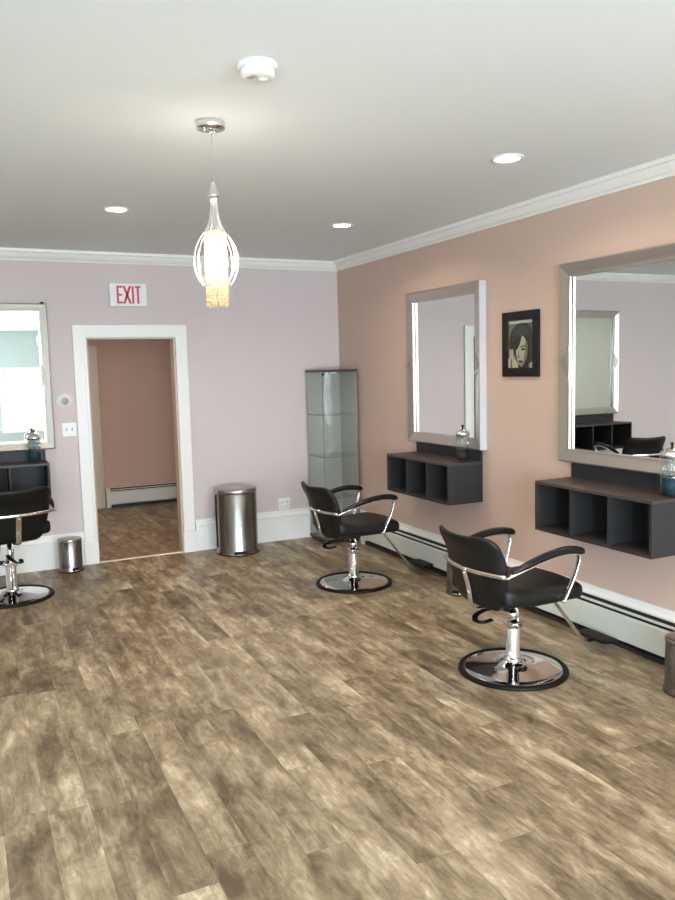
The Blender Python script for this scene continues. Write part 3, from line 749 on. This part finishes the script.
d = bpy.data.lights.new('pendant_bulb_light', 'POINT'); d.energy = 26; d.color = (1, .90, .78); d.shadow_soft_size = .045
o = bpy.data.objects.new('pendant_bulb_light', d); COL.objects.link(o); o.location = (PX, PY, H-.545)

# small double frame on the left wall (seen through two mirrors)
t = thing('double_picture_frame', 'small black double picture frame on the pale left wall, seen in the mirrors', 'picture', (LX, -2.9, 1.55), 0)
b = MB()
b.box(.001, .018, -.22, .22, -.12, -.105); b.box(.001, .018, -.22, .22, .105, .12)
for y_ in (-.22, -.0075, .205): b.box(.001, .018, y_, y_+.015, -.105, .105)
b.build('frame', M['black_gloss'], t)
b = MB(); b.box(.001, .008, -.205, .205, -.105, .105); b.build('print', M['print_cream'], t)

# the photographer, mirrored in the back of the glass cabinet: stands behind the camera, phone raised
def skin_body(name, joints, edges, m, parent, levels=2, root=0):
    me = bpy.data.meshes.new(name); me.materials.append(m); bm = bmesh.new(); ly = bm.verts.layers.skin.verify(); vs = []
    for i, j in enumerate(joints):
        q = bm.verts.new(j[:3]); q[ly].radius = (j[3], j[4] if len(j) > 4 else j[3]); q[ly].use_root = (i == root); vs.append(q)
    for a, c in edges: bm.edges.new((vs[a], vs[c]))
    bm.to_mesh(me); bm.free()
    o = bpy.data.objects.new(name, me); COL.objects.link(o)
    if parent: o.parent = parent
    md = o.modifiers.new('skin', 'SKIN'); md.use_smooth_shade = True
    sb = o.modifiers.new('sub', 'SUBSURF'); sb.levels = levels; sb.render_levels = levels
    return o
t = thing('person', 'person in dark clothes holding up a phone, mirrored in the glass cabinet', 'person', (-3.62, -7.33, 0), -.449)
k_ = .93
J = [(0, 0, .92, .15, .11), (0, 0, 1.06, .13, .095), (0, .01, 1.24, .15, .10), (0, .01, 1.36, .10, .075), (0, .02, 1.44, .052), (0, .035, 1.50, .06),
     (.17, .01, 1.34, .055), (.23, .10, 1.20, .043), (.12, .30, 1.38, .034), (.085, .36, 1.47, .028),
     (-.17, .01, 1.34, .055), (-.23, .10, 1.20, .043), (-.12, .30, 1.38, .034), (-.085, .36, 1.47, .028),
     (.09, 0, .84, .095), (.095, .02, .48, .062), (.10, -.01, .11, .042), (.11, .05, .045, .04), (.115, .14, .03, .032),
     (-.09, 0, .84, .095), (-.095, .02, .48, .062), (-.10, -.01, .11, .042), (-.11, .05, .045, .04), (-.115, .14, .03, .032)]
J = [(x*1, y, z*k_)+tuple(q) for x, y, z, *q in J]
E_ = [(0, 1), (1, 2), (2, 3), (3, 4), (4, 5), (2, 6), (6, 7), (7, 8), (8, 9), (2, 10), (10, 11), (11, 12), (12, 13), (0, 14), (14, 15), (15, 16), (16, 17), (17, 18), (0, 19), (19, 20), (20, 21), (21, 22), (22, 23)]
skin_body('body', J, E_, M['cloth'], t)
b = MB(); b.soft(.072, .085, .108, (.07, .08, .1), (10, 10, 12), lambda p: (p[0]*(1-.25*max(0, -p[2])/.108), p[1]+.03, p[2]+1.585*k_)); hd = b.build('head', M['skin'], t)
b = MB(); b.tube([(0, .105, 1.60*k_), (0, .128, 1.573*k_), (0, .112, 1.563*k_)], [.008, .014, .009], 8); b.build('nose', M['skin'], hd)
for sx in (-1, 1):
    b = MB(); b.sphere((sx*.030, .103, 1.605*k_), .011, 10, 6); b.build('eye', M['white_plastic'], hd)
    b = MB(); b.sphere((sx*.073, .02, 1.585*k_), .02, 8, 6, 1.4); b.build('ear', M['skin'], hd)
b = MB(); b.box(-.024, .024, .106, .114, 1.528*k_, 1.538*k_, .003, 1); b.build('mouth', M['red'], hd)
b = MB(); b.soft(.088, .088, .125, (.085, .085, .11), (10, 10, 12), lambda p: (p[0], p[1]-.004+.0*p[2], p[2]+1.60*k_) if p[1] < .045 else (p[0], .045+(p[1]-.045)*(1.6 if p[2] > .06 else 0), p[2]+1.60*k_)); b.build('hair', M['hair'], t)
for sx in (-1, 1):
    hj = [(sx*.082, .37, 1.48*k_, .024, .014), (sx*.060, .395, 1.515*k_, .026, .012)]; he = [(0, 1)]
    for q in range(4):
        n0 = len(hj); zz = 1.505*k_+.020*q
        hj += [(sx*.048, .405, zz, .008), (sx*.020, .418-.002*q, zz+.006, .0075)]; he += [(1, n0), (n0, n0+1)]
    n0 = len(hj); hj += [(sx*.055, .370, 1.50*k_+.02, .009), (sx*.035, .372, 1.51*k_+.045, .008)]; he += [(0, n0), (n0, n0+1)]
    skin_body('hand', hj, he, M['skin'], t, 1)
# phone right behind the lens
f_ = Vector((math.sin(.4489), math.cos(.4489), 0))
pc = Vector((-3.3797, -6.9256, 1.585))-f_*.030
o = tag(MB().box(-.036, .036, -.004, .004, -.072, .072, .003, 2).build('phone', M['black_gloss']), 'black phone held up by the person mirrored in the cabinet', 'phone')
o.location = pc; o.rotation_euler = (0, 0, -.4489)

# ------------------------------------------------------------------ light: daylight through the windows
wd = bpy.data.worlds.new('World'); S.world = wd; wd.use_nodes = True
nt = wd.node_tree; N = nt.nodes; bg = N['Background']
tc = N.new('ShaderNodeTexCoord'); sp = N.new('ShaderNodeSeparateXYZ'); nt.links.new(tc.outputs['Generated'], sp.inputs[0])
cr = N.new('ShaderNodeValToRGB'); e = cr.color_ramp.elements
mr = N.new('ShaderNodeMapRange'); mr.inputs[1].default_value = -1; mr.inputs[2].default_value = 1; nt.links.new(sp.outputs[2], mr.inputs[0]); nt.links.new(mr.outputs[0], cr.inputs[0])
e[0].position = .40; e[0].color = (.64, .74, .82, 1); e[1].position = .56; e[1].color = (.86, 1.0, 1.16, 1)
nt.links.new(cr.outputs[0], bg.inputs[0]); bg.inputs[1].default_value = 36
def portal(h, plane, axis):
    u0, u1, z0_, z1_ = h
    d = bpy.data.lights.new('window_portal', 'AREA'); d.shape = 'RECTANGLE'; d.size = u1-u0; d.size_y = z1_-z0_; d.cycles.is_portal = True
    o = bpy.data.objects.new('window_portal', d); COL.objects.link(o)
    if axis == 'x': o.location = ((u0+u1)/2, plane-.16, (z0_+z1_)/2); o.rotation_euler = (PI/2, 0, 0)
    else: o.location = (plane-.16, (u0+u1)/2, (z0_+z1_)/2); o.rotation_euler = (PI/2, 0, -PI/2)
    return o
for h in WR: o = portal(h, RY, 'x'); o.rotation_euler = (PI/2, 0, 0)
for h in WL_ADDED: portal(h, LX, 'y')
# unseen light added to brighten the hallway beyond the opening
spot((-2.6, 1.3, HH-.01), 14, .25, (1, .74, .52), 170)

# ------------------------------------------------------------------ camera
F, yaw, pitch, roll, cxx, cyy = 777.5879, .4489, -.1032, -.0253, -3.3797, -6.9256
f = Vector((math.sin(yaw)*math.cos(pitch), math.cos(yaw)*math.cos(pitch), math.sin(pitch)))
r = Vector((math.cos(yaw), -math.sin(yaw), 0)); u = r.cross(f)
r2 = r*math.cos(roll)+u*math.sin(roll); u2 = -r*math.sin(roll)+u*math.cos(roll)
cam = bpy.data.cameras.new('camera'); co = bpy.data.objects.new('camera', cam); COL.objects.link(co)
cam.sensor_fit = 'VERTICAL'; cam.sensor_height = 36; cam.sensor_width = 27; cam.lens = F*36/900; cam.clip_start = .05; cam.clip_end = 100
mt = Matrix(((r2.x, u2.x, -f.x, cxx), (r2.y, u2.y, -f.y, cyy), (r2.z, u2.z, -f.z, 1.63), (0, 0, 0, 1)))
co.matrix_world = mt
S.camera = co
S.view_settings.view_transform = 'Standard'; S.view_settings.look = 'None'; S.view_settings.gamma = 1; S.view_settings.use_curve_mapping = False
S.view_settings.exposure = 0.08
S.cycles.max_bounces = 12; S.cycles.diffuse_bounces = 5; S.cycles.glossy_bounces = 8; S.cycles.transparent_max_bounces = 24
S.cycles.transmission_bounces = 8; S.cycles.caustics_reflective = False; S.cycles.caustics_refractive = False
S.cycles.use_denoising = True; S.cycles.sample_clamp_indirect = 40
